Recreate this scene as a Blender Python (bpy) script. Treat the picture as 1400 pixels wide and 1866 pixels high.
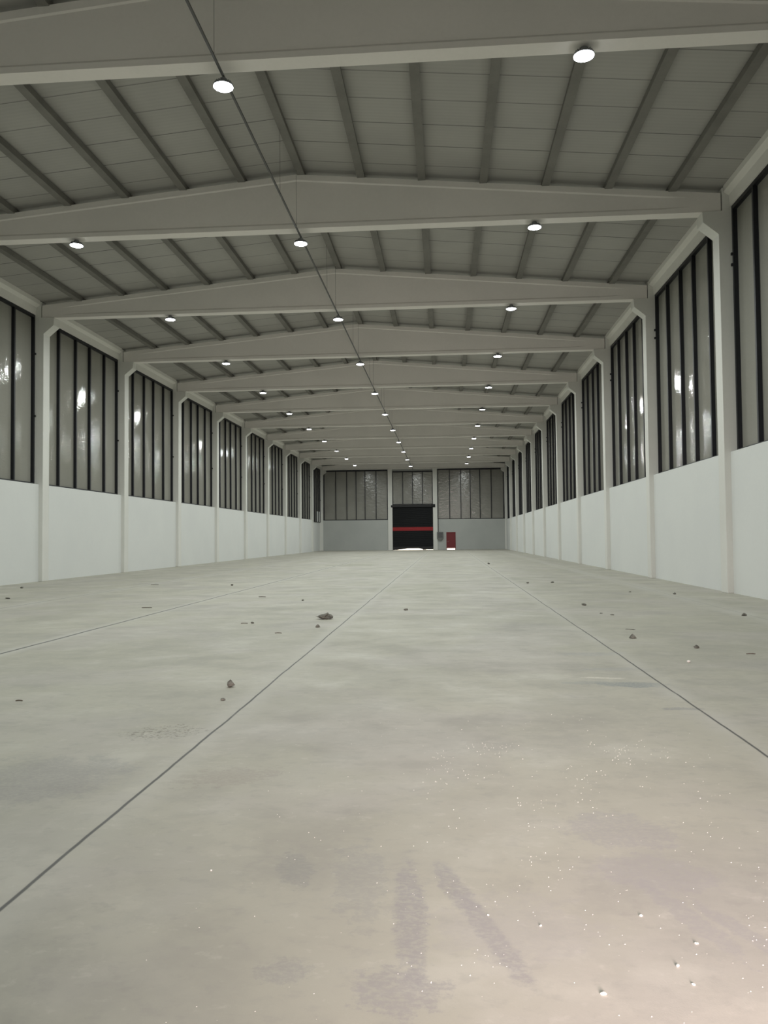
import bpy, bmesh, math, random
from mathutils import Vector, Matrix, noise

S = bpy.context.scene
COL = S.collection
for o in list(bpy.data.objects):
    bpy.data.objects.remove(o, do_unlink=True)

# ------------------------------------------------------------------ camera
F_PX, YAW, PITCH, ROLL = 1444.64, .0772, .0327, .0096
def view_dir(x2, u2):
    cr, sr = math.cos(ROLL), math.sin(ROLL)
    x = x2*cr+u2*sr; uu = -x2*sr+u2*cr
    return x, uu
def to_world(x, y, uu):
    cp, sp, cy, sy = math.cos(PITCH), math.sin(PITCH), math.cos(YAW), math.sin(YAW)
    yy = y*cp-uu*sp; z = y*sp+uu*cp
    return Vector((x*cy-yy*sy, x*sy+yy*cy, z))
fwd = to_world(0, 1, 0)
rx, ru = view_dir(1, 0); right = to_world(rx, 0, ru)
ux, uu_ = view_dir(0, 1); up = to_world(ux, 0, uu_)
cd = bpy.data.cameras.new('camera'); cam = bpy.data.objects.new('camera', cd); COL.objects.link(cam)
cam.matrix_world = Matrix(((right.x, up.x, -fwd.x, 0), (right.y, up.y, -fwd.y, 0), (right.z, up.z, -fwd.z, 1.6), (0, 0, 0, 1)))
cd.sensor_fit = 'VERTICAL'; cd.sensor_height = 36; cd.lens = 36*F_PX/1866
cd.clip_end = 400; cd.clip_start = .05
S.camera = cam

# ------------------------------------------------------------------ colour management, world, daylight
vs = S.view_settings
vs.view_transform = 'Standard'; vs.look = 'None'; vs.gamma = 1; vs.use_curve_mapping = False
vs.exposure = 0.0
LAMP_W = 198.0
LAMP_COL = (.95, 1.0, .965)
DAY_W = 165.0
DAY_COL = (1.0, .79, .785)
w = bpy.data.worlds.new('daylight'); S.world = w; w.use_nodes = True
w.node_tree.nodes['Background'].inputs[0].default_value = (1.0, .93, .82, 1)
w.node_tree.nodes['Background'].inputs[1].default_value = 6.0
# daylight through the open door in the near wall (camera stands just inside it)
al = bpy.data.lights.new('doorway_daylight', 'AREA'); al.shape = 'RECTANGLE'; al.size = 1.3; al.size_y = 2.1
al.energy = DAY_W; al.spread = math.radians(58); al.color = DAY_COL
alo = bpy.data.objects.new('doorway_daylight', al); COL.objects.link(alo)
alo.location = (1.25, -2.0, 1.12); alo.rotation_euler = (math.radians(90), 0, 0)
alo.rotation_euler = (math.radians(82), 0, math.radians(3))

# ------------------------------------------------------------------ dimensions (metres)
B, Y0 = 8.0656, 22.3313          # bay length; near face of frame 0
XL, XR = -15.99, 7.653           # inner faces of the pillars
XM = (XL+XR)/2                   # ridge
HS, HC, HB, HE, HR = 3.87, 9.92, 10.557, 11.07, 12.14
YE = Y0+10*B                     # far frame
YN = Y0-3*B                      # near frame
YW0, YW1 = YN-.25, YE+.75
def fy(j): return Y0+j*B
def ztop(x): return HR-(HR-HE)/11.85*abs(x-XM)
ORD = ['zeroth', 'first', 'second', 'third', 'fourth', 'fifth', 'sixth', 'seventh', 'eighth', 'ninth', 'tenth', 'eleventh', 'twelfth', 'thirteenth']

# ------------------------------------------------------------------ materials
def mat(name, col, rough=.7, spec=.3, metal=0, emis=None, est=0):
    m = bpy.data.materials.new(name); m.use_nodes = True
    b = m.node_tree.nodes['Principled BSDF']
    b.inputs['Base Color'].default_value = (*col, 1); b.inputs['Roughness'].default_value = rough
    b.inputs['Specular IOR Level'].default_value = spec; b.inputs['Metallic'].default_value = metal
    if emis:
        b.inputs['Emission Color'].default_value = (*emis, 1); b.inputs['Emission Strength'].default_value = est
    return m
class NT:
    def __init__(s, m): s.m = m; s.t = m.node_tree; s.b = s.t.nodes['Principled BSDF']
    def n(s, typ, **k):
        nd = s.t.nodes.new(typ)
        for a, v in k.items(): setattr(nd, a, v)
        return nd
    def l(s, a, b): s.t.links.new(a, b)
    def set(s, sock, v):
        if hasattr(v, 'is_output') or isinstance(v, bpy.types.NodeSocket): s.l(v, sock)
        else: sock.default_value = v
    def math(s, op, a, b=None, c=None, clamp=False):
        nd = s.n('ShaderNodeMath', operation=op); nd.use_clamp = clamp
        s.set(nd.inputs[0], a)
        if b is not None: s.set(nd.inputs[1], b)
        if c is not None: s.set(nd.inputs[2], c)
        return nd.outputs[0]
    def mix(s, f, a, b, mode='MIX'):
        nd = s.n('ShaderNodeMix', data_type='RGBA', blend_type=mode)
        s.set(nd.inputs[0], f)
        s.set(nd.inputs[6], (*a, 1) if isinstance(a, tuple) else a)
        s.set(nd.inputs[7], (*b, 1) if isinstance(b, tuple) else b)
        return nd.outputs[2]
    def co(s):
        g = s.n('ShaderNodeNewGeometry'); sp = s.n('ShaderNodeSeparateXYZ'); s.l(g.outputs['Position'], sp.inputs[0])
        return g.outputs['Position'], sp.outputs[0], sp.outputs[1], sp.outputs[2]
    def noise(s, vec, scale=1, detail=4, rough=.55, stretch=(1, 1, 1), off=(0, 0, 0)):
        mp = s.n('ShaderNodeMapping'); mp.inputs['Scale'].default_value = stretch; mp.inputs['Location'].default_value = off
        s.l(vec, mp.inputs[0])
        nd = s.n('ShaderNodeTexNoise'); nd.inputs['Scale'].default_value = scale
        nd.inputs['Detail'].default_value = detail; nd.inputs['Roughness'].default_value = rough
        s.l(mp.outputs[0], nd.inputs[0]); return nd.outputs[0]
    def ramp(s, v, lo, hi, a=0., b=1., interp='SMOOTHSTEP'):
        nd = s.n('ShaderNodeMapRange', interpolation_type=interp)
        s.l(v, nd.inputs[0]); nd.inputs[1].default_value = lo; nd.inputs[2].default_value = hi
        nd.inputs[3].default_value = a; nd.inputs[4].default_value = b
        return nd.outputs[0]
    def bump(s, h, strength=.3, dist=.01):
        nd = s.n('ShaderNodeBump'); nd.inputs['Strength'].default_value = strength; nd.inputs['Distance'].default_value = dist
        s.l(h, nd.inputs['Height']); s.l(nd.outputs[0], s.b.inputs['Normal'])

def mottled(name, a, b, scale=.6, rough=.75, fine=12, bump=.15):
    m = mat(name, a, rough); t = NT(m); P, x, y, z = t.co()
    n1 = t.noise(P, scale, 5); n2 = t.noise(P, fine, 4)
    f = t.math('ADD', t.math('MULTIPLY', n1, .75), t.math('MULTIPLY', n2, .25))
    t.l(t.mix(t.ramp(f, .35, .65), a, b), t.b.inputs['Base Color'])
    t.bump(n2, bump, .004)
    return m

M_WHITE = mottled('white_wall_paint', (.70, .715, .70), (.73, .745, .725), .35)
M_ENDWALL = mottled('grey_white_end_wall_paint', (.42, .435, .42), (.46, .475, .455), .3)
M_PILLAR = mottled('off_white_pillar_paint', (.69, .69, .65), (.73, .73, .69), .5)
M_BEAM = mottled('cast_beam_concrete', (.78, .755, .715), (.83, .80, .76), .4)
M_GIRDER = mottled('pale_girder_concrete', (.76, .75, .705), (.80, .79, .745), .5)
M_PURLIN = mottled('grey_purlin_concrete', (.185, .18, .165), (.22, .215, .195), 1.2)
M_FRAME = mat('dark_window_steel', (.012, .013, .017), .45, .4)
M_BLACKDOOR = mat('black_slat_steel', (.004, .0045, .006), .5, .25)
M_BLACKBOX = mat('black_shutter_box_steel', (.012, .012, .014), .5, .4)
M_REDSTRIPE = mat('red_slat_steel', (.34, .012, .016), .45, .4)
M_REDDOOR = mat('dark_red_door_steel', (.17, .018, .022), .45, .4)
M_CAB = mat('grey_cabinet_steel', (.16, .17, .16), .5, .4)
M_PIPE = mat('grey_pipe_steel', (.10, .10, .10), .5, .4)
M_ALU = mat('lamp_aluminium', (.25, .26, .27), .4, .5, .6)
M_WIRE = mat('dark_wire', (.05, .05, .05), .5, .4)
M_LENS = mat('lamp_lens_glow', (.9, .9, .9), .4, .3, 0, (.90, .95, 1.0), 22)
M_CLOD = mottled('dry_mortar_lump', (.085, .082, .07), (.22, .215, .185), 14, .9, 60, .6)
M_CHIP = mottled('white_plaster_chip', (.70, .68, .63), (.82, .8, .75), 30, .85, 90, .4)
M_SOIL = mottled('outside_ground', (.45, .42, .36), (.55, .52, .45), .5)

# ceiling panels with seams across the hall every 1.12 m
M_CEIL = mat('ceiling_panel_sheet', (.4, .4, .37), .6, .3)
t = NT(M_CEIL); P, x, y, z = t.co()
fr = t.math('FRACT', t.math('DIVIDE', t.math('SUBTRACT', y, 17.42-112-.56), 1.12))
d = t.math('ABSOLUTE', t.math('SUBTRACT', fr, .5))
seam = t.ramp(d, .008, .020, 1., 0.)
cell = t.math('FLOOR', t.math('DIVIDE', t.math('SUBTRACT', y, 17.42-112), 1.12))
wn = t.n('ShaderNodeTexWhiteNoise', noise_dimensions='1D'); t.l(cell, wn.inputs['W'])
seam = t.math('MULTIPLY', seam, t.ramp(wn.outputs[0], 0, 1, .45, 1.))
n1 = t.noise(P, .5, 3)
rib = t.math('SINE', t.math('MULTIPLY', y, 2*math.pi/.14))
base = t.mix(t.ramp(n1, .3, .7), (.395, .388, .365), (.435, .428, .40))
base = t.mix(t.math('MULTIPLY', t.ramp(rib, -1, 1), .10), base, (.25, .25, .23))
t.l(t.mix(t.math('MULTIPLY', seam, .9), base, (.03, .03, .028)), t.b.inputs['Base Color'])
t.bump(t.math('MULTIPLY', seam, -1.), .6, .01)

# glazing sheets: twin-wall, glossy, with a slight ripple
M_PANE = mat('twin_wall_sheet', (.3, .3, .27), .05, .32)
t = NT(M_PANE); P, x, y, z = t.co()
n1 = t.noise(P, .35, 3, .5, (1, 1, .5)); n2 = t.noise(P, 22, 2, .5, (1, 1, .12))
t.l(t.mix(t.ramp(n1, .3, .7), (.275, .27, .235), (.315, .31, .275)), t.b.inputs['Base Color'])
n3 = t.noise(P, 1.6, 3, .5, (1, 1, 2.5)); n4 = t.noise(P, 5, 2, .5, (1, 1.2, 3.5))
t.bump(t.math('ADD', t.math('MULTIPLY', n3, .28), t.math('MULTIPLY', n4, .24)), .35, .05)
M_PANE_FAR = mat('end_twin_wall_sheet', (.30, .30, .27), .14, .4)
t = NT(M_PANE_FAR); P, x, y, z = t.co()
t.l(t.mix(t.ramp(t.noise(P, .35, 3), .3, .7), (.25, .245, .22), (.29, .285, .255)), t.b.inputs['Base Color'])
t.bump(t.noise(P, 1.6, 3, .5, (1, 1, 2.5)), .5, .05)

# floor: power-floated concrete, dust, tyre marks, stains, saw-cut joints
M_FLOOR = mat('dusty_concrete_slab', (.4, .4, .35), .62, .35)
t = NT(M_FLOOR); P, x, y, z = t.co()
n_big = t.noise(P, .16, 5, .6, (1.3, .8, 1))
n_mid = t.noise(P, .9, 6, .62, (1, 1.1, 1), (7, 3, 0))
n_fine = t.noise(P, 7, 6, .65, (1, 1.3, 1), (2, 9, 0))
n_grain = t.noise(P, 130, 3, .6)
n_col = t.noise(P, .45, 4, .55, (1, 1, 1), (31, 17, 0))
c = t.mix(t.ramp(n_big, .3, .7), (.385, .372, .31), (.45, .434, .367))
c = t.mix(t.math('MULTIPLY', t.ramp(n_col, .45, .62), .5), c, (.43, .405, .375))
c = t.mix(t.math('MULTIPLY', t.ramp(n_mid, .50, .66), .32), c, (.29, .28, .255))
n_str = t.noise(P, 1.1, 6, .68, (.8, 1.4, 1), (11, 4, 0))
c = t.mix(t.math('MULTIPLY', t.ramp(n_str, .54, .66), .26), c, (.29, .28, .25))
c = t.mix(t.math('MULTIPLY', t.ramp(n_str, .44, .32), .24), c, (.54, .52, .45))
n_edge = t.noise(P, .38, 9, .72, (1, 1, 1), (5, 23, 0))
c = t.mix(t.math('MULTIPLY', t.ramp(n_edge, .505, .53), .16), c, (.30, .29, .26))
c = t.mix(t.math('MULTIPLY', t.ramp(n_edge, .60, .62), .16), c, (.27, .265, .25))
c = t.mix(t.math('MULTIPLY', t.ramp(n_mid, .46, .30), .34), c, (.56, .545, .48))
c = t.mix(t.math('MULTIPLY', t.ramp(n_fine, .52, .68), .34), c, (.31, .295, .27))
c = t.mix(t.math('MULTIPLY', t.ramp(n_fine, .42, .30), .24), c, (.58, .56, .50))
c = t.mix(t.math('MULTIPLY', t.ramp(n_grain, .55, .8), .12), c, (.26, .25, .23))
def blob(cx, cy, sx, sy, ang=0, edge=.22, ns=2.0, amp=.5):
    """soft irregular patch mask at a place on the slab"""
    dx = t.math('SUBTRACT', x, cx); dy = t.math('SUBTRACT', y, cy)
    ca, sa = math.cos(ang), math.sin(ang)
    a = t.math('DIVIDE', t.math('ADD', t.math('MULTIPLY', dx, ca), t.math('MULTIPLY', dy, sa)), sx)
    b = t.math('DIVIDE', t.math('SUBTRACT', t.math('MULTIPLY', dy, ca), t.math('MULTIPLY', dx, sa)), sy)
    r = t.math('SQRT', t.math('ADD', t.math('MULTIPLY', a, a), t.math('MULTIPLY', b, b)))
    nn = t.noise(P, ns*1.3, 8, .74, (1, 1, 1), (cx*3, cy, 0))
    r = t.math('ADD', r, t.math('MULTIPLY', t.math('SUBTRACT', nn, .5), amp*4.5))
    return t.math('MULTIPLY', t.ramp(r, 1-edge, 1+edge*.4, 1., 0.), t.ramp(t.noise(P, 30, 4, .7, (1, 1.4, 1), (cx*3, 0, 0)), .36, .58, .35, 1.))
def stain(c, m, k, col): return t.mix(t.math('MULTIPLY', m, min(.92, k*2.0)), c, col)
# bluish trowelled smear by the right-hand joint
c = stain(c, blob(1.95, 8.75, .42, .17, -.12, .4, 4, .55), .50, (.25, .27, .265))
c = stain(c, blob(1.5, 8.85, .30, .10, .1, .26, 6, .6), .30, (.28, .29, .28))
c = stain(c, blob(2.0, 9.75, .40, .13, .05, .26, 6, .7), .28, (.32, .32, .32))
c = stain(c, blob(1.95, 11.0, .45, .16, .1, .26, 6, .8), .25, (.33, .33, .33))
c = stain(c, blob(2.15, 7.55, .22, .06, .02, .26, 5, .5), .40, (.27, .27, .265))
c = stain(c, blob(1.75, 9.15, .25, .05, -.1, .26, 5, .5), .45, (.62, .59, .52))
# tyre and broom marks close to the camera
c = stain(c, blob(-.17, 3.45, .075, .55, .06, .35, 9, .5), .38, (.30, .285, .28))
c = stain(c, blob(.02, 3.7, .065, .30, .30, .35, 9, .5), .36, (.30, .285, .28))
c = stain(c, blob(.17, 3.25, .06, .40, .32, .35, 9, .5), .36, (.30, .285, .28))
c = stain(c, blob(-.19, 2.85, .17, .16, .1, .22, 10, .6), .32, (.30, .285, .28))
c = stain(c, blob(-.42, 3.75, .13, .45, .12, .26, 7, .7), .22, (.29, .285, .27))
c = stain(c, blob(-.74, 3.85, .09, .22, .3, .26, 8, .7), .26, (.27, .27, .255))
c = stain(c, blob(-.62, 2.95, .11, .09, .3, .26, 9, .7), .25, (.28, .27, .26))
c = stain(c, blob(.92, 4.45, .30, .26, -.35, .22, 6, .6), .28, (.33, .31, .31))
c = stain(c, blob(.95, 3.9, .30, .22, -.3, .22, 6, .6), .25, (.34, .32, .32))
c = stain(c, blob(1.0, 3.45, .06, .35, .35, .22, 8, .6), .28, (.33, .315, .31))
c = stain(c, blob(1.2, 3.3, .05, .35, .42, .22, 8, .6), .28, (.33, .315, .31))
c = stain(c, blob(.25, 3.35, .35, .30, .2, .22, 5, .6), .16, (.36, .34, .33))
# scaly patch left of the joint
rough_patch = blob(-2.36, 6.5, .33, .24, .4, .26, 7, .7)
scal = t.ramp(t.noise(P, 26, 3, .6), .50, .60)
c = stain(c, t.math('MULTIPLY', rough_patch, scal), .62, (.20, .19, .16))
c = stain(c, blob(-2.75, 5.2, .6, .55, .3, .32, 3, .7), .22, (.27, .265, .26))
c = stain(c, blob(-1.5, 5.3, .35, .2, .3, .26, 6, .8), .22, (.31, .27, .24))
c = stain(c, blob(-5.6, 46.8, 1.4, 2.2, 0, .22, 1.5, .7), .38, (.30, .29, .22))
c = stain(c, blob(-1.0, 25, 1.4, 3, 0, .32, 1, .8), .25, (.36, .35, .28))
# pale band along each joint and a thin dark saw cut
wob = t.math('MULTIPLY', t.math('SUBTRACT', t.noise(P, .6, 4), .5), .06)
for jx, k in ((-1.95, 1.), (2.30, .9), (-6.35, .8), (-10.65, .4), (6.0, .12)):
    dd = t.math('ABSOLUTE', t.math('SUBTRACT', t.math('ADD', x, wob), jx))
    pale = t.math('MULTIPLY', t.ramp(dd, .0, .28 if k > .6 else .5, 1., 0.), t.ramp(n_mid, .35, .6))
    c = stain(c, pale, .20 if k > .85 else .26, (.55, .54, .50))
    cut = t.ramp(dd, .005, .016 if k > .85 else .045, 1., 0.)
    brk = t.ramp(t.noise(P, .8, 3, .5, (1, 1, 1), (jx, 0, 0)), .25, .45, .45, 1.)
    c = stain(c, t.math('MULTIPLY', cut, brk), .72*k, (.07, .07, .068))
t.l(c, t.b.inputs['Base Color'])
t.l(t.ramp(n_mid, .3, .7, .52, .74), t.b.inputs['Roughness'])
hb = t.math('ADD', t.math('MULTIPLY', n_fine, .5), t.math('MULTIPLY', n_grain, .25))
t.bump(hb, .22, .006)

# ------------------------------------------------------------------ mesh helpers
def new_obj(name, bm, m, parent=None, smooth=False):
    me = bpy.data.meshes.new(name); bmesh.ops.recalc_face_normals(bm, faces=bm.faces); bm.to_mesh(me); bm.free()
    ms = m if isinstance(m, (list, tuple)) else [m]
    for q in ms: me.materials.append(q)
    if smooth:
        for p in me.polygons: p.use_smooth = True
    o = bpy.data.objects.new(name, me); COL.objects.link(o)
    if parent: o.parent = parent
    return o
def box(bm, x0, x1, y0, y1, z0, z1, mi=0):
    if x0 > x1: x0, x1 = x1, x0
    if y0 > y1: y0, y1 = y1, y0
    v = [bm.verts.new(p) for p in ((x0,y0,z0),(x1,y0,z0),(x1,y1,z0),(x0,y1,z0),(x0,y0,z1),(x1,y0,z1),(x1,y1,z1),(x0,y1,z1))]
    for f in ((0,3,2,1),(4,5,6,7),(0,1,5,4),(1,2,6,5),(2,3,7,6),(3,0,4,7)):
        bm.faces.new([v[i] for i in f]).material_index = mi
def prism(bm, poly, axis, a, b):
    """extrude a polygon of (p,q) along axis 'x' (p=y,q=z) or 'y' (p=x,q=z) or 'z' (p=x,q=y)"""
    def P3(p, q, t): return {'x': (t, p, q), 'y': (p, t, q), 'z': (p, q, t)}[axis]
    A = [bm.verts.new(P3(p, q, a)) for p, q in poly]; C = [bm.verts.new(P3(p, q, b)) for p, q in poly]
    n = len(poly)
    bm.faces.new(A); bm.faces.new(C[::-1])
    for i in range(n): bm.faces.new((A[i], A[(i+1) % n], C[(i+1) % n], C[i]))
def loft(bm, rings):
    R = [[bm.verts.new(p) for p in r] for r in rings]; n = len(R[0])
    bm.faces.new(R[0]); bm.faces.new(R[-1][::-1])
    for a, b in zip(R, R[1:]):
        for i in range(n): bm.faces.new((a[i], a[(i+1) % n], b[(i+1) % n], b[i]))
def tube(bm, p, q, r, n=8):
    p, q = Vector(p), Vector(q); d = (q-p).normalized()
    u = d.orthogonal().normalized(); v = d.cross(u)
    loft(bm, [[c+u*r*math.cos(2*math.pi*i/n)+v*r*math.sin(2*math.pi*i/n) for i in range(n)] for c in (p, q)])
def lathe(bm, prof, n=28, c=(0, 0, 0)):
    loft(bm, [[(c[0]+r*math.cos(2*math.pi*i/n), c[1]+r*math.sin(2*math.pi*i/n), c[2]+z) for i in range(n)] for r, z in prof])
def bevel(bm, w=.01, seg=1):
    bmesh.ops.bevel(bm, geom=[e for e in bm.edges], offset=w, segments=seg, affect='EDGES', profile=.5)
def struct(name, bm, m, parent=None):
    o = new_obj(name, bm, m, parent)
    if not parent: o['kind'] = 'structure'
    return o
def empty(name, loc=(0, 0, 0)):
    o = bpy.data.objects.new(name, None); COL.objects.link(o); o.location = loc; o.empty_display_size = .2; return o
def tag(o, label, cat, group=None):
    o['label'] = label; o['category'] = cat
    if group: o['group'] = group
    return o
BM = bmesh.new

# ------------------------------------------------------------------ shell
bm = BM(); box(bm, XL-.9, XR+.9, YW0, YW1, -.2, 0); struct('floor', bm, M_FLOOR)
bm = BM(); box(bm, -60, 60, YW1, YW1+60, -.25, -.06); struct('ground', bm, M_SOIL)
bm = BM(); box(bm, -60, 60, YW0-60, YW0, -.25, -.06); struct('ground', bm, M_SOIL)

bm = BM()
zc, ze = HR+.2, ztop(XR+.9)+.2
for s, xe in ((-1, XL-.9), (1, XR+.9)):
    prism(bm, [(XM, zc), (xe, ze), (xe, ze+.12), (XM, zc+.12)], 'y', YW0, YW1)
struct('ceiling', bm, M_CEIL)

def side(right):
    XP, s = (XR, 1) if right else (XL, -1)
    return lambda off: XP+s*off
PT = .50     # pillar thickness along the hall
# low walls between the pillars (thickened lining) and outer skin
for right, nm in ((True, 'wall_right'), (False, 'wall_left')):
    X = side(right); bm = BM()
    for j in range(-3, 10):
        y0, y1 = fy(j)+(.02 if j > -3 else 0), fy(j+1)+.02
        if not right and j == 9:
            box(bm, X(.42), X(.7), y0+PT, y1, 0, 3.68)
            box(bm, X(.42), X(.7), y0+PT+4.6, y1, 3.68, 5.1)
        else:
            # lining with a faint chamfered top arris
            xa, xb = X(.165), X(.7)
            prism(bm, [(xa, 0), (xa, HS-.01), (X(.175), HS), (xb, HS), (xb, 0)], 'y', y0+PT, y1)
    box(bm, X(.7), X(.85), YW0, YW1, 0, 11.1)      # outer skin behind the glazing
    struct(nm, bm, M_WHITE)

# pillars with their corbels
def pillar_mesh(right):
    X = side(right); bm = BM()
    poly = [(X(0), 0), (X(0), HC), (X(-.43), HC+.33), (X(-.45), HB), (X(.10), HB), (X(.10), 11.22), (X(.69), 11.19), (X(.69), 0)]
    prism(bm, poly, 'y', 0, PT)
    bevel(bm, .012)
    return bm
protoP = {}
for right in (True, False):
    wl = 'right' if right else 'left'
    cnt = 0
    for j in range(-3, 11):
        vis = j >= (0 if right else 1)
        if right not in protoP:
            o = new_obj('concrete_pillar', pillar_mesh(right), M_PILLAR); protoP[right] = o
        else:
            o = protoP[right].copy(); COL.objects.link(o)
        o.location = (0, fy(j), 0)
        if vis:
            cnt += 1
            last = j == 10
            if last: lab = 'off-white corner pillar with corbel where the %s wall meets the end wall' % wl
            elif cnt == 1: lab = 'off-white concrete pillar with chamfered corbel on the %s wall, nearest and largest in view' % wl
            else: lab = 'off-white concrete pillar with corbel, %s in view from the camera along the %s wall' % (ORD[cnt], wl)
            tag(o, lab, 'pillar', 'pillars along the %s wall' % wl)
        else:
            o.name = 'unseen_member_%d' % (abs(j)*2+(1 if right else 2)); o['kind'] = 'structure'  # pillars beside and behind the camera, out of view

# roof beams, tapered I section
def beam_mesh():
    bm = BM(); W = .38; tw = .32; c0 = .03
    rings = []
    L = (XR+.07)-XM
    for fx in (-1, -.93, -.86, 0, .86, .93, 1):
        x = XM+fx*L; zt = HR-(HR-HE)*abs(fx); k = 0 if abs(fx) > .92 else 1
        if abs(fx) == .93: k = 0
        y0, y1 = c0, c0+W; ya, yb = y0+k*(W-tw)/2, y1-k*(W-tw)/2
        fb, ch, ft = .12, .05, .16
        rings.append([(x, y0, HB), (x, y0, HB+fb), (x, ya, HB+fb+ch), (x, ya, zt-ft-ch*.7), (x, y0, zt-ft), (x, y0, zt),
                      (x, y1, zt), (x, y1, zt-ft), (x, yb, zt-ft-ch*.7), (x, yb, HB+fb+ch), (x, y1, HB+fb), (x, y1, HB)])
    loft(bm, rings); return bm
pb = None
for j in range(-2, 11):
    if pb is None: o = pb = new_obj('roof_beam', beam_mesh(), M_BEAM)
    else: o = pb.copy(); COL.objects.link(o)
    o.location = (0, fy(j), 0)
    if j < -1: o.name = 'unseen_member_20'; o['kind'] = 'structure'; continue  # roof beam overhead, out of view
    k = j+2
    if j == -1: lab = 'wide tapered grey concrete roof beam crossing the top edge of the photo, nearest one'
    elif j == 10: lab = 'tapered grey concrete roof beam running over the end wall windows, farthest one'
    else: lab = 'tapered grey concrete roof beam spanning the hall, %s one counted from the camera' % ORD[k]
    tag(o, lab, 'roof beam', 'roof beams across the hall')

# eave girders
def girder_mesh(right):
    X = side(right); bm = BM(); zt = ztop(X(.14))+.195
    prism(bm, [(X(.13), zt), (X(.13), zt-.17), (X(.27), zt-.27), (X(.30), 10.68), (X(.69), 10.68), (X(.69), zt-.04)], 'y', PT+.006, B-.006)
    return bm
pg = {}
for right in (True, False):
    wl = 'right' if right else 'left'; cnt = 0
    for j in range(-3, 10):
        if right not in pg: o = pg[right] = new_obj('eave_girder', girder_mesh(right), M_GIRDER)
        else: o = pg[right].copy(); COL.objects.link(o)
        o.location = (0, fy(j), 0)
        vis = j >= (-1 if right else 0)
        if not vis: o.name = 'unseen_member_%d' % (30+abs(j)*2+(1 if right else 2)); o['kind'] = 'structure'; continue  # eave girders of the unseen near bays
        cnt += 1
        if cnt == 1: lab = 'pale concrete eave girder above the %s wall window cut by the photo edge' % wl
        else: lab = 'pale concrete eave girder above the %s window in view on the %s wall' % (ORD[cnt], wl)
        tag(o, lab, 'girder', 'eave girders over the %s windows' % wl)

# purlins: 13 lines in each bay
bm = BM()
prism(bm, [(-.085, .195), (-.11, .0), (.11, 0), (.085, .195)], 'y', .02, B-.02)
pp = new_obj('roof_purlin', bm, M_PURLIN)
first = True
for j in range(-3, 10):
    for k in range(-6, 7):
        x = XM+.12+k*1.745
        o = pp if first else pp.copy()
        if not first: COL.objects.link(o)
        first = False
        zb = min(ztop(x-.11), ztop(x+.11))
        o.location = (x, fy(j)+.22, zb-.004 if k else zb-.0)
        if k == 0: where = 'along the roof ridge'
        else: where = '%s to the %s of the ridge' % (ORD[abs(k)], 'right' if k > 0 else 'left')
        if j == -3: between = 'over the camera'
        elif j == -2: between = 'before the first beam'
        else: between = 'between beams %s' % ('%s and %s' % (ORD[j+2], ORD[j+3]))
        tag(o, 'grey purlin %s, %s' % (where, between), 'purlin', 'roof purlins under the ceiling panels')

# gable infill over the end beam and the end walls
bm = BM()
yf = YE+.33
colx = [(-7.45, -6.87), (-1.59, -1.02)]
ZS = 3.95
# low wall, with openings for the roller door (-6.99..-1.43) and the red door (.1..1.29)
box(bm, XL-.7, -7.0, YE+.10, YW1, 0, ZS)
box(bm, -1.42, .10, YE+.10, YW1, 0, ZS)
box(bm, 1.29, XR+.7, YE+.10, YW1, 0, ZS)
box(bm, .10, 1.29, YE+.10, YW1, 2.26, ZS)
# over the windows up to the roof
box(bm, XL-.7, XR+.7, YE+.30, YW1, 5.70, 10.6)
box(bm, XL-.7, -7.0, yf+.22, YW1, ZS, 6); box(bm, -1.42, XR+.7, yf+.22, YW1, ZS, 6)
for sx in (-1, 1):
    xe = XM+sx*12.5
    prism(bm, [(XM, 10.5), (xe, 10.5), (xe, ztop(xe)+.2), (XM, HR+.2)], 'y', YE+.45, YW1)
struct('wall_far', bm, M_ENDWALL)

bm = BM()
DX0, DX1, DZ = .50, 1.90, 2.25
box(bm, XL-.85, DX0, YW0, YN+.05, 0, 10.6); box(bm, DX1, XR+.85, YW0, YN+.05, 0, 10.6)
box(bm, DX0, DX1, YW0, YN+.05, DZ, 10.6)
for sx in (-1, 1):
    xe = XM+sx*12.6
    prism(bm, [(XM, 10.5), (xe, 10.5), (xe, ztop(xe)+.2), (XM, HR+.2)], 'y', YW0, YN+.05)
struct('wall_near', bm, M_WHITE)

# end wall columns (either side of the roller door)
for i, (a, b) in enumerate(colx):
    bm = BM(); box(bm, a, b, YE, YE+.33, 0, HB); bevel(bm, .012)
    for zz in (3.2, 7.9, 9.0):
        pass
    o = new_obj('end_wall_column', bm, M_PILLAR)
    tag(o, 'flat off-white concrete column on the %s side of the black roller door' % ('left', 'right')[i], 'column', 'columns of the end wall')

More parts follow.
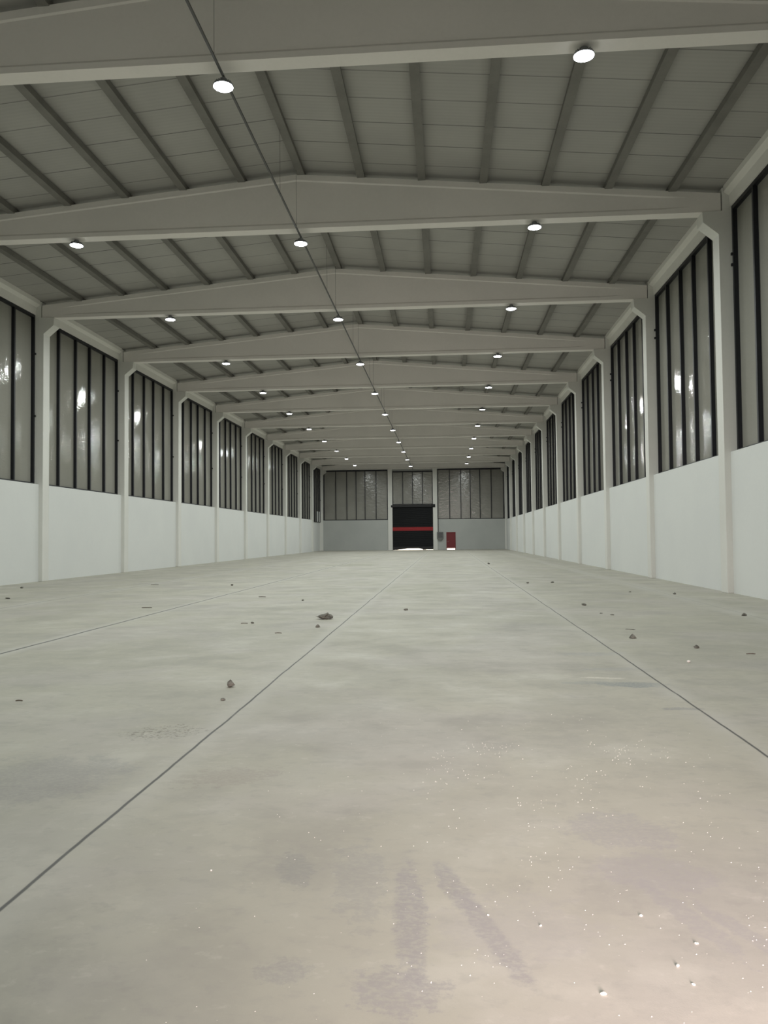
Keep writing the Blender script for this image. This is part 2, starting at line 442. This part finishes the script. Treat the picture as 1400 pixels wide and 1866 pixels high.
# ------------------------------------------------------------------ windows
wn_i = 0
PANE_D = .085
def side_window(right, j, special=False):
    """frame, mullions and sheets in one bay of a side wall"""
    global wn_i
    wn_i += 1
    X = side(right); root = empty('window_%d' % wn_i, (X(.4), fy(j), HS)); root['kind'] = 'structure'
    inv = Matrix.Translation(-Vector(root.location))
    xa, xb = X(.34), X(.46)
    ya, yb = fy(j)+PT, fy(j+1)
    z0, z1 = (3.68 if special else HS), 10.68
    def add(name, f, m):
        bm = BM(); f(bm); bmesh.ops.transform(bm, matrix=inv, verts=bm.verts)
        o = new_obj(name, bm, m, root)
        return o
    def frame(bm):
        w_ = .09
        box(bm, xa, xb, ya, ya+w_, z0, z1); box(bm, xa, xb, yb-w_, yb, z0, z1)
        box(bm, xa, xb, ya+w_, yb-w_, z1-.11, z1); box(bm, xa, xb, ya+w_, yb-w_, z0, z0+.07)
    add('window_frame', frame, M_FRAME)
    ms = [ya-PT+q for q in (2.05, 3.61, 5.01, 6.58)]
    for y in ms:
        add('mullion', lambda bm, y=y: box(bm, xa, xb, y-.045, y+.045, z0+.07, z1-.11), M_FRAME)
    ed = [ya+.05]+ms+[yb-.05]
    for a, b in zip(ed, ed[1:]):
        add('pane', lambda bm, a=a, b=b: box(bm, X(.46), X(.50), a, b, z0+.01, z1-.01), M_PANE)
    # hinge blocks on the frame next to the far pillar
    for zz in ((9.33, 9.03) if right else (9.1, 6.6)):
        add('hinge_block', lambda bm, zz=zz: (box(bm, X(.285), X(.34), yb-.07, yb-.012, zz-.035, zz+.035)), M_FRAME)
for right in (True, False):
    for j in range(-3, 10):
        side_window(right, j, (not right and j == 9))

def end_window(x0, x1, z0, z1, mx, cutl=False, cutr=False):
    global wn_i
    wn_i += 1
    root = empty('window_%d' % wn_i, ((x0+x1)/2, yf, z0)); root['kind'] = 'structure'
    inv = Matrix.Translation(-Vector(root.location))
    def add(name, f, m):
        bm = BM(); f(bm); bmesh.ops.transform(bm, matrix=inv, verts=bm.verts)
        return new_obj(name, bm, m, root)
    ya, yb = YE+.12, YE+.24
    def frame(bm):
        box(bm, x0, x0+.09, ya, yb, z0, z1); box(bm, x1-.09, x1, ya, yb, z0, z1)
        box(bm, x0+.09, x1-.09, ya, yb, z1-.16, z1); box(bm, x0+.09, x1-.09, ya, yb, z0, z0+.09)
    add('window_frame', frame, M_FRAME)
    for x in mx: add('mullion', lambda bm, x=x: box(bm, x-.045, x+.045, ya, yb, z0+.09, z1-.16), M_FRAME)
    ed = [x0+.05]+list(mx)+[x1-.05]
    for a, b in zip(ed, ed[1:]):
        add('pane', lambda bm, a=a, b=b: box(bm, a, b, yb, yb+.04, z0+.01, z1-.01), M_PANE_FAR)
end_window(-15.9, -7.45, ZS, 10.5, (-14.3, -12.85, -11.62, -10.45, -9.0))
end_window(-6.87, -1.59, 5.9, 10.3, (-5.51, -4.23, -2.94))
end_window(-1.02, 7.56, ZS, 10.5, (.58, 2.03, 3.25, 4.5, 5.95))

# ------------------------------------------------------------------ doors of the end wall
root = empty('door_1', (-4.2, YE, 0)); root['kind'] = 'structure'
inv = Matrix.Translation(-Vector(root.location))
def dadd(name, f, m, parent=root, bev=0):
    bm = BM(); f(bm); bmesh.ops.transform(bm, matrix=inv, verts=bm.verts)
    if bev: bevel(bm, bev)
    return new_obj(name, bm, m, parent)
SL = .095
def slats(z0, z1):
    def f(bm):
        z = z0
        while z < z1-1e-4:
            ze_ = min(z+SL, z1)
            pr = [(YE+.16, z), (YE+.125, z+.012), (YE+.115, (z+ze_)/2), (YE+.125, ze_-.012), (YE+.16, ze_)]
            prism(bm, pr+[(YE+.18, ze_), (YE+.18, z)], 'x', -6.86, -1.60)
            z = ze_
    return f
dadd('shutter_curtain', slats(2.97, 5.62), M_BLACKDOOR)
dadd('red_band', slats(2.50, 2.97), M_REDSTRIPE)
dadd('shutter_curtain', slats(.40, 2.50), M_BLACKDOOR)
def bottom_bar(bm):
    prism(bm, [(-6.86, .01), (-6.35, .02), (-5.45, .12), (-4.9, .21), (-3.5, .21), (-3.05, .12), (-2.95, .015), (-2.6, .015), (-2.5, .05), (-1.60, .04), (-1.60, .42), (-6.86, .42)], 'y', YE+.11, YE+.19)  # lower edge lifted mid-span to shape the glow of daylight under the door
dadd('bottom_bar', bottom_bar, M_BLACKBOX)
dadd('guide_rail', lambda bm: box(bm, -7.0, -6.86, YE+.05, YE+.2, 0, 5.6), M_BLACKBOX)
dadd('guide_rail', lambda bm: box(bm, -1.60, -1.43, YE+.05, YE+.2, 0, 5.6), M_BLACKBOX)
dadd('shutter_box', lambda bm: box(bm, -7.05, -1.75, YE-.10, YE+.2, 5.56, 5.84), M_BLACKBOX, bev=.03)
def motor(bm):
    lathe(bm, [(.001, 0), (.13, 0), (.15, .03), (.15, .36), (.13, .39), (.001, .39)], 20)
    bmesh.ops.rotate(bm, verts=bm.verts, matrix=Matrix.Rotation(math.pi/2, 3, 'Y'))
    bmesh.ops.translate(bm, verts=bm.verts, vec=(-1.74, YE-.12, 5.72))
    box(bm, -1.75, -1.30, YE-.05, YE+.12, 5.52, 5.92)
dadd('shutter_motor', motor, M_BLACKBOX)

root2 = empty('door_2', (.7, YE, 0)); root2['kind'] = 'structure'
inv = Matrix.Translation(-Vector(root2.location))
def dframe(bm):
    box(bm, .10, .17, YE+.06, YE+.22, 0, 2.26); box(bm, 1.22, 1.29, YE+.06, YE+.22, 0, 2.26); box(bm, .17, 1.22, YE+.06, YE+.22, 2.19, 2.26)
dadd('door_frame', dframe, M_REDDOOR, root2)
dadd('door_leaf', lambda bm: (box(bm, .14, 1.25, YE+.12, YE+.17, .19, 2.22), box(bm, .30, 1.09, YE+.105, YE+.125, .35, 1.05), box(bm, .30, 1.09, YE+.105, YE+.125, 1.2, 2.05)), M_REDDOOR, root2)
dadd('door_handle', lambda bm: (box(bm, .24, .28, YE+.04, YE+.12, 1.02, 1.06), box(bm, .24, .40, YE+.03, YE+.055, 1.025, 1.055)), M_ALU, root2)

# small daylight slits are left where the end wall meets the floor under both doors

# ------------------------------------------------------------------ electrical cabinet and its riser pipe
cab = empty('electrical_cabinet', (-.70, YE+.1, 1.19))
tag(cab, 'grey wall-mounted electrical cabinet with pointed bottom between roller door and red door', 'cabinet')
inv = Matrix.Translation(-Vector(cab.location))
dadd('cabinet_body', lambda bm: prism(bm, [(-1.09, 2.29), (-.31, 2.29), (-.31, 1.50), (-.55, 1.28), (-.70, 1.19), (-1.09, 1.42)], 'y', YE-.14, YE+.098), M_CAB, cab, .012)
dadd('cabinet_door', lambda bm: box(bm, -1.02, -.38, YE-.165, YE-.14, 1.55, 2.22), M_PIPE, cab, .006)
dadd('cabinet_lock', lambda bm: box(bm, -.46, -.43, YE-.185, YE-.165, 1.83, 1.92), M_ALU, cab)
bm = BM(); tube(bm, (-.93, YE+.0, 2.30), (-.93, YE+.0, 10.4), .04, 10)
for zz in (3.3, 4.8, 6.3, 7.8, 9.3): box(bm, -.985, -.875, YE-.05, YE+.06, zz-.03, zz+.03)
o = new_obj('cable_riser_pipe', bm, M_PIPE)
tag(o, 'thin dark vertical cable pipe rising from the electrical cabinet beside the column', 'pipe')

# ------------------------------------------------------------------ lamps
XC = -4.10
def make_lamp(hang):
    """round finned LED high bay; z=0 at the lens; hang = height to the support"""
    root = empty('high_bay_lamp')
    bm = BM()
    lathe(bm, [(.001, .012), (.185, .012), (.19, .02), (.19, .045), (.15, .055), (.12, .10), (.001, .10)], 32)
    for i in range(20):
        a = 2*math.pi*i/20
        b2 = BM(); box(b2, .05, .165, -.004, .004, .05, .095); bmesh.ops.rotate(b2, verts=b2.verts, matrix=Matrix.Rotation(a, 3, 'Z'))
        me = bpy.data.meshes.new('t'); b2.to_mesh(me); b2.free(); bm.from_mesh(me); bpy.data.meshes.remove(me)
    new_obj('lamp_housing', bm, M_ALU, root)
    bm = BM(); lathe(bm, [(.001, .0), (.175, .0), (.185, .006), (.185, .012), (.001, .014)], 32); new_obj('lamp_lens', bm, M_LENS, root)
    bm = BM(); lathe(bm, [(.001, .10), (.075, .10), (.075, .155), (.06, .17), (.001, .17)], 20); new_obj('driver_box', bm, M_ALU, root)
    bm = BM(); tube(bm, (0, 0, .165), (0, 0, hang), .010 if hang < .5 else .012, 8); new_obj('hanging_rod', bm, M_WIRE, root)
    ld = bpy.data.lights.new('lamp_light', 'AREA'); ld.shape = 'DISK'; ld.size = .34; ld.energy = LAMP_W; ld.color = LAMP_COL
    lo = bpy.data.objects.new('lamp_light', ld); COL.objects.link(lo); lo.parent = root; lo.location = (0, 0, -.006)
    return root
def copy_tree(o, parent=None):
    c = o.copy(); COL.objects.link(c); c.parent = parent
    for ch in o.children: copy_tree(ch, c)
    return c
proto = {}
for key, x, z, hang in (('left', -10.85, 10.374, .19), ('centre', XC, 10.165, .235), ('right', 2.632, 10.374, .19)):
    for j in range(-2, 10):
        typ = 'c' if key == 'centre' else 's'
        if typ not in proto: r = proto[typ] = make_lamp(hang)
        else: r = copy_tree(proto[typ])
        r.location = (x, fy(j)+.22, z)
        if j == -2: where = 'before the first beam, nearest the camera'
        elif j == -1: where = 'under the first and nearest beam'
        else: where = 'under the %s beam' % ORD[j+2]
        tag(r, 'bright round LED high-bay lamp of the %s row, %s' % (key, where), 'lamp', 'high-bay lamps in three rows')

# trunking above the centre row with its wires
tr = empty('lighting_trunking', (XC-.02, YN, 10.42))
tag(tr, 'long thin dark cable trunking running down the hall above the centre row of lamps', 'trunking')
bm = BM(); box(bm, -.02, .02, .3, YE-YN-.1, -.01, .03)
new_obj('trunking_rail', bm, M_PIPE, tr)
for j in range(-3, 10):
    for q in (5.5, 7.75):
        if j == -3: continue
        y = fy(j)+q-YN
        x1 = XM+.12-(XC-.02)
        bm = BM(); tube(bm, (0, y, .04), (.0, y, HR-.03-10.42-.0), .004, 6)
        new_obj('suspension_wire', bm, M_WIRE, tr)

# ------------------------------------------------------------------ debris on the slab
def lump(seed, size, flat=.55, sub=2, stretch=(1, 1), rough=.45):
    rnd = random.Random(seed); bm = BM()
    bmesh.ops.create_icosphere(bm, subdivisions=sub, radius=1)
    off = Vector((seed*3.7, seed*1.3, seed*.7))
    for v in bm.verts:
        n = noise.noise(v.co*1.3+off)*rough+noise.noise(v.co*3.1+off)*rough*.5
        v.co *= 1+n
        if seed == 3: v.co.z *= .62+.45*v.co.x
        elif flat > .7: k_ = 1-.42*v.co.z; v.co.x *= k_; v.co.y *= k_
        v.co.x *= stretch[0]; v.co.y *= stretch[1]; v.co.z *= flat
    zmin = min(v.co.z for v in bm.verts)
    for v in bm.verts:
        v.co.z = max(0, v.co.z-zmin-.18)
        v.co *= size
    return bm
C_ = [ # x, y, radius, flat, stretch, label
 (-2.43, 15.68, .125, .75, (1.1, .8), 'largest rough grey mortar lump lying on the floor left of the middle joint'),
 (-2.32, 14.23, .038, .8, (1, 1), 'small pointed mortar crumb just in front of the largest grey lump'),
 (-2.35, 8.50, .038, .95, (1, 1), 'pointed grey-brown mortar lump on bare floor close to the middle joint, alone in the foreground'),
 (-.89, 17.55, .04, .6, (1.3, 1), 'dark mortar lump right of the middle joint, level with the largest grey lump'),
 (-3.68, 14.89, .032, .6, (1, 1), 'small dark pebble with a twig beside it, left of the largest grey lump'),
 (3.17, 18.68, .055, .5, (1.6, .9), 'long flattish dark clod right of the right-hand floor joint, far part'),
 (2.89, 12.68, .042, .75, (1.1, 1), 'dark round clod beside a flat scrap near the right-hand floor joint'),
 (3.12, 13.86, .055, .18, (1.6, .6), 'flat dark scrap lying just behind the round clod near the right joint'),
 (3.52, 11.58, .033, .8, (1, 1), 'small dark pebble lying alone right of the blue-grey floor smear'),
 (5.85, 16.18, .042, .75, (1, 1), 'dark pebble nearest the right edge of the photo, towards the right wall'),
 (6.16, 22.05, .036, .75, (1, 1), 'tiny dark pebble near the foot of the nearest right pillar'),
 (5.19, 22.97, .030, .5, (1.3, 1), 'tiny dark crumb on the floor left of the nearest right pillar foot'),
 (2.78, 27.48, .045, .6, (1.1, 1), 'far dark crumb, left one of two beside the right floor joint'),
 (3.65, 27.73, .05, .6, (1, 1), 'far dark crumb, right one of two beside the right floor joint'),
 (2.51, 47.04, .07, .7, (1.3, 1), 'distant dark lump on the floor in front of the red door'),
 (-14.45, 26.1, .05, .6, (1, 1), 'dark crumb close to the left wall under the nearest left pillar'),
 (-12.25, 21.38, .06, .4, (1.5, 1), 'flattish dark clod at the left edge of the photo by the white wall'),
 (-7.41, 27.08, .045, .7, (1, 1), 'tiny dark pebble out on the left part of the floor, far behind the lump'),
 (-3.70, 20.33, .028, .7, (1, 1), 'tiny grey crumb behind and left of the largest grey lump'),
 (-2.23, 7.80, .022, .6, (1.2, 1), 'tiny crumb just in front of the lone pointed lump near the middle joint'),
 (3.33, 16.34, .035, .4, (1.2, 1), 'small dark crumb between the long clod and the flat scrap, right side'),
 (3.18, 16.69, .028, .4, (1.2, 1), 'very small crumb left of the small crumb between clod and scrap'),
]
for i, (x, y, r, fl, st, lab) in enumerate(C_):
    bm = lump(i+3, r, fl, 3 if r > .08 else 2, st, .55 if r > .08 else .45)
    o = new_obj('mortar_lump', bm, M_CLOD); o.location = (x, y, 0); o.rotation_euler.z = i*.35 if i else .15
    tag(o, lab, 'debris', 'mortar lumps strewn over the floor')
# second piece of the big lump: a smaller fragment leaning on it
# flat splinters
SP = [(-7.05, 18.28, .24, .1, 'thin splinter on the left part of the floor, nearer the photo edge'),
      (-5.07, 21.63, .20, -.05, 'thin splinter lying behind and left of the twig pebble'),
      (-2.85, 13.33, .12, .02, 'reddish thin splinter lying left of the small pointed crumb'),
      (-4.28, 7.69, .07, .05, 'short thin splinter near the left photo edge, foreground side'),
      (4.05, 11.0, .12, .1, 'short thin splinter at the right, beyond the lone dark pebble'),
      (-10.37, 27.64, .28, .0, 'pale thin splinter on the left floor near the second left pillar'),
      (-3.83, 14.86, .13, .08, 'thin twig touching the small dark pebble left of the largest lump')]
M_SPL = mottled('weathered_splinter', (.10, .085, .065), (.17, .14, .11), 20)
for x, y, L, a, lab in SP:
    bm = BM(); pts = [(-L/2, 0, .006), (-L/6, L*.03, .009), (L/5, -L*.02, .009), (L/2, .0, .005)]
    for p, q in zip(pts, pts[1:]): tube(bm, p, q, .006 if L < .2 else .009, 5)
    o = new_obj('wood_splinter', bm, M_SPL); o.location = (x, y, .001); o.rotation_euler.z = a
    tag(o, lab, 'debris', 'thin splinters on the floor')
# white plaster chips near the camera
CH = [(.53, 2.87, .0125, 'largest white plaster chip at the lower right foreground of the floor'),
      (.84, 3.07, .010, 'white plaster chip right of and behind the largest foreground chip'),
      (.86, 2.95, .0085, 'rounded white plaster chip nearest the lower right corner'),
      (.80, 3.46, .0095, 'white plaster chip casting a small shadow, middle of the right foreground'),
      (.37, 3.35, .008, 'small white chip behind the largest foreground chip, right of the tyre marks'),
      (.16, 3.43, .007, 'small white chip lying on the right-hand tyre mark'),
      (.96, 3.24, .009, 'flat white chip among streaks near the right photo edge'),
      (3.03, 10.29, .032, 'far pale chip beside the blue-grey smear, right of the joint'),
      (-1.15, 3.81, .009, 'lone white chip on the left foreground between joint and tyre marks')]
for i, (x, y, r, lab) in enumerate(CH):
    bm = lump(i+40, r, .6, 2, (1.2, .9), .35)
    bm.verts.ensure_lookup_table(); bmesh.ops.scale(bm, vec=(.72,)*3 if r < .04 else (.8,)*3, verts=bm.verts)
    o = new_obj('plaster_chip', bm, M_CHIP); o.location = (x, y, 0); o.rotation_euler.z = i
    tag(o, lab, 'debris', 'white plaster chips on the floor')
# uncountable fine grit scattered between them
rnd = random.Random(5); bm = BM()
cl = [(rnd.uniform(-.1, 1.7), rnd.uniform(2.8, 6.3)) for _ in range(40)]
for i in range(620):
    if rnd.random() < .65:
        cx, cy = rnd.choice(cl); x = rnd.gauss(cx, .07); y = rnd.gauss(cy, .10)
    else: x, y = rnd.uniform(-1.2, 2.0), rnd.uniform(2.5, 7.5)
    if x > .75*y*.6: continue
    r = rnd.uniform(.0009, .0023)*(.7+y*.12)
    ring = []
    a0 = rnd.random()*6
    top = bm.verts.new((x+rnd.uniform(-r, r)*.3, y, r*1.1))
    ring = [bm.verts.new((x+r*rnd.uniform(.7, 1.5)*math.cos(a0+k*1.2566), y+r*rnd.uniform(.7, 1.2)*math.sin(a0+k*1.2566), 0)) for k in range(5)]
    for k in range(5): bm.faces.new((ring[k], ring[(k+1) % 5], top))
o = new_obj('plaster_grit', bm, M_CHIP); o['kind'] = 'stuff'
tag(o, 'fine white plaster grit scattered over the right foreground of the floor', 'grit')
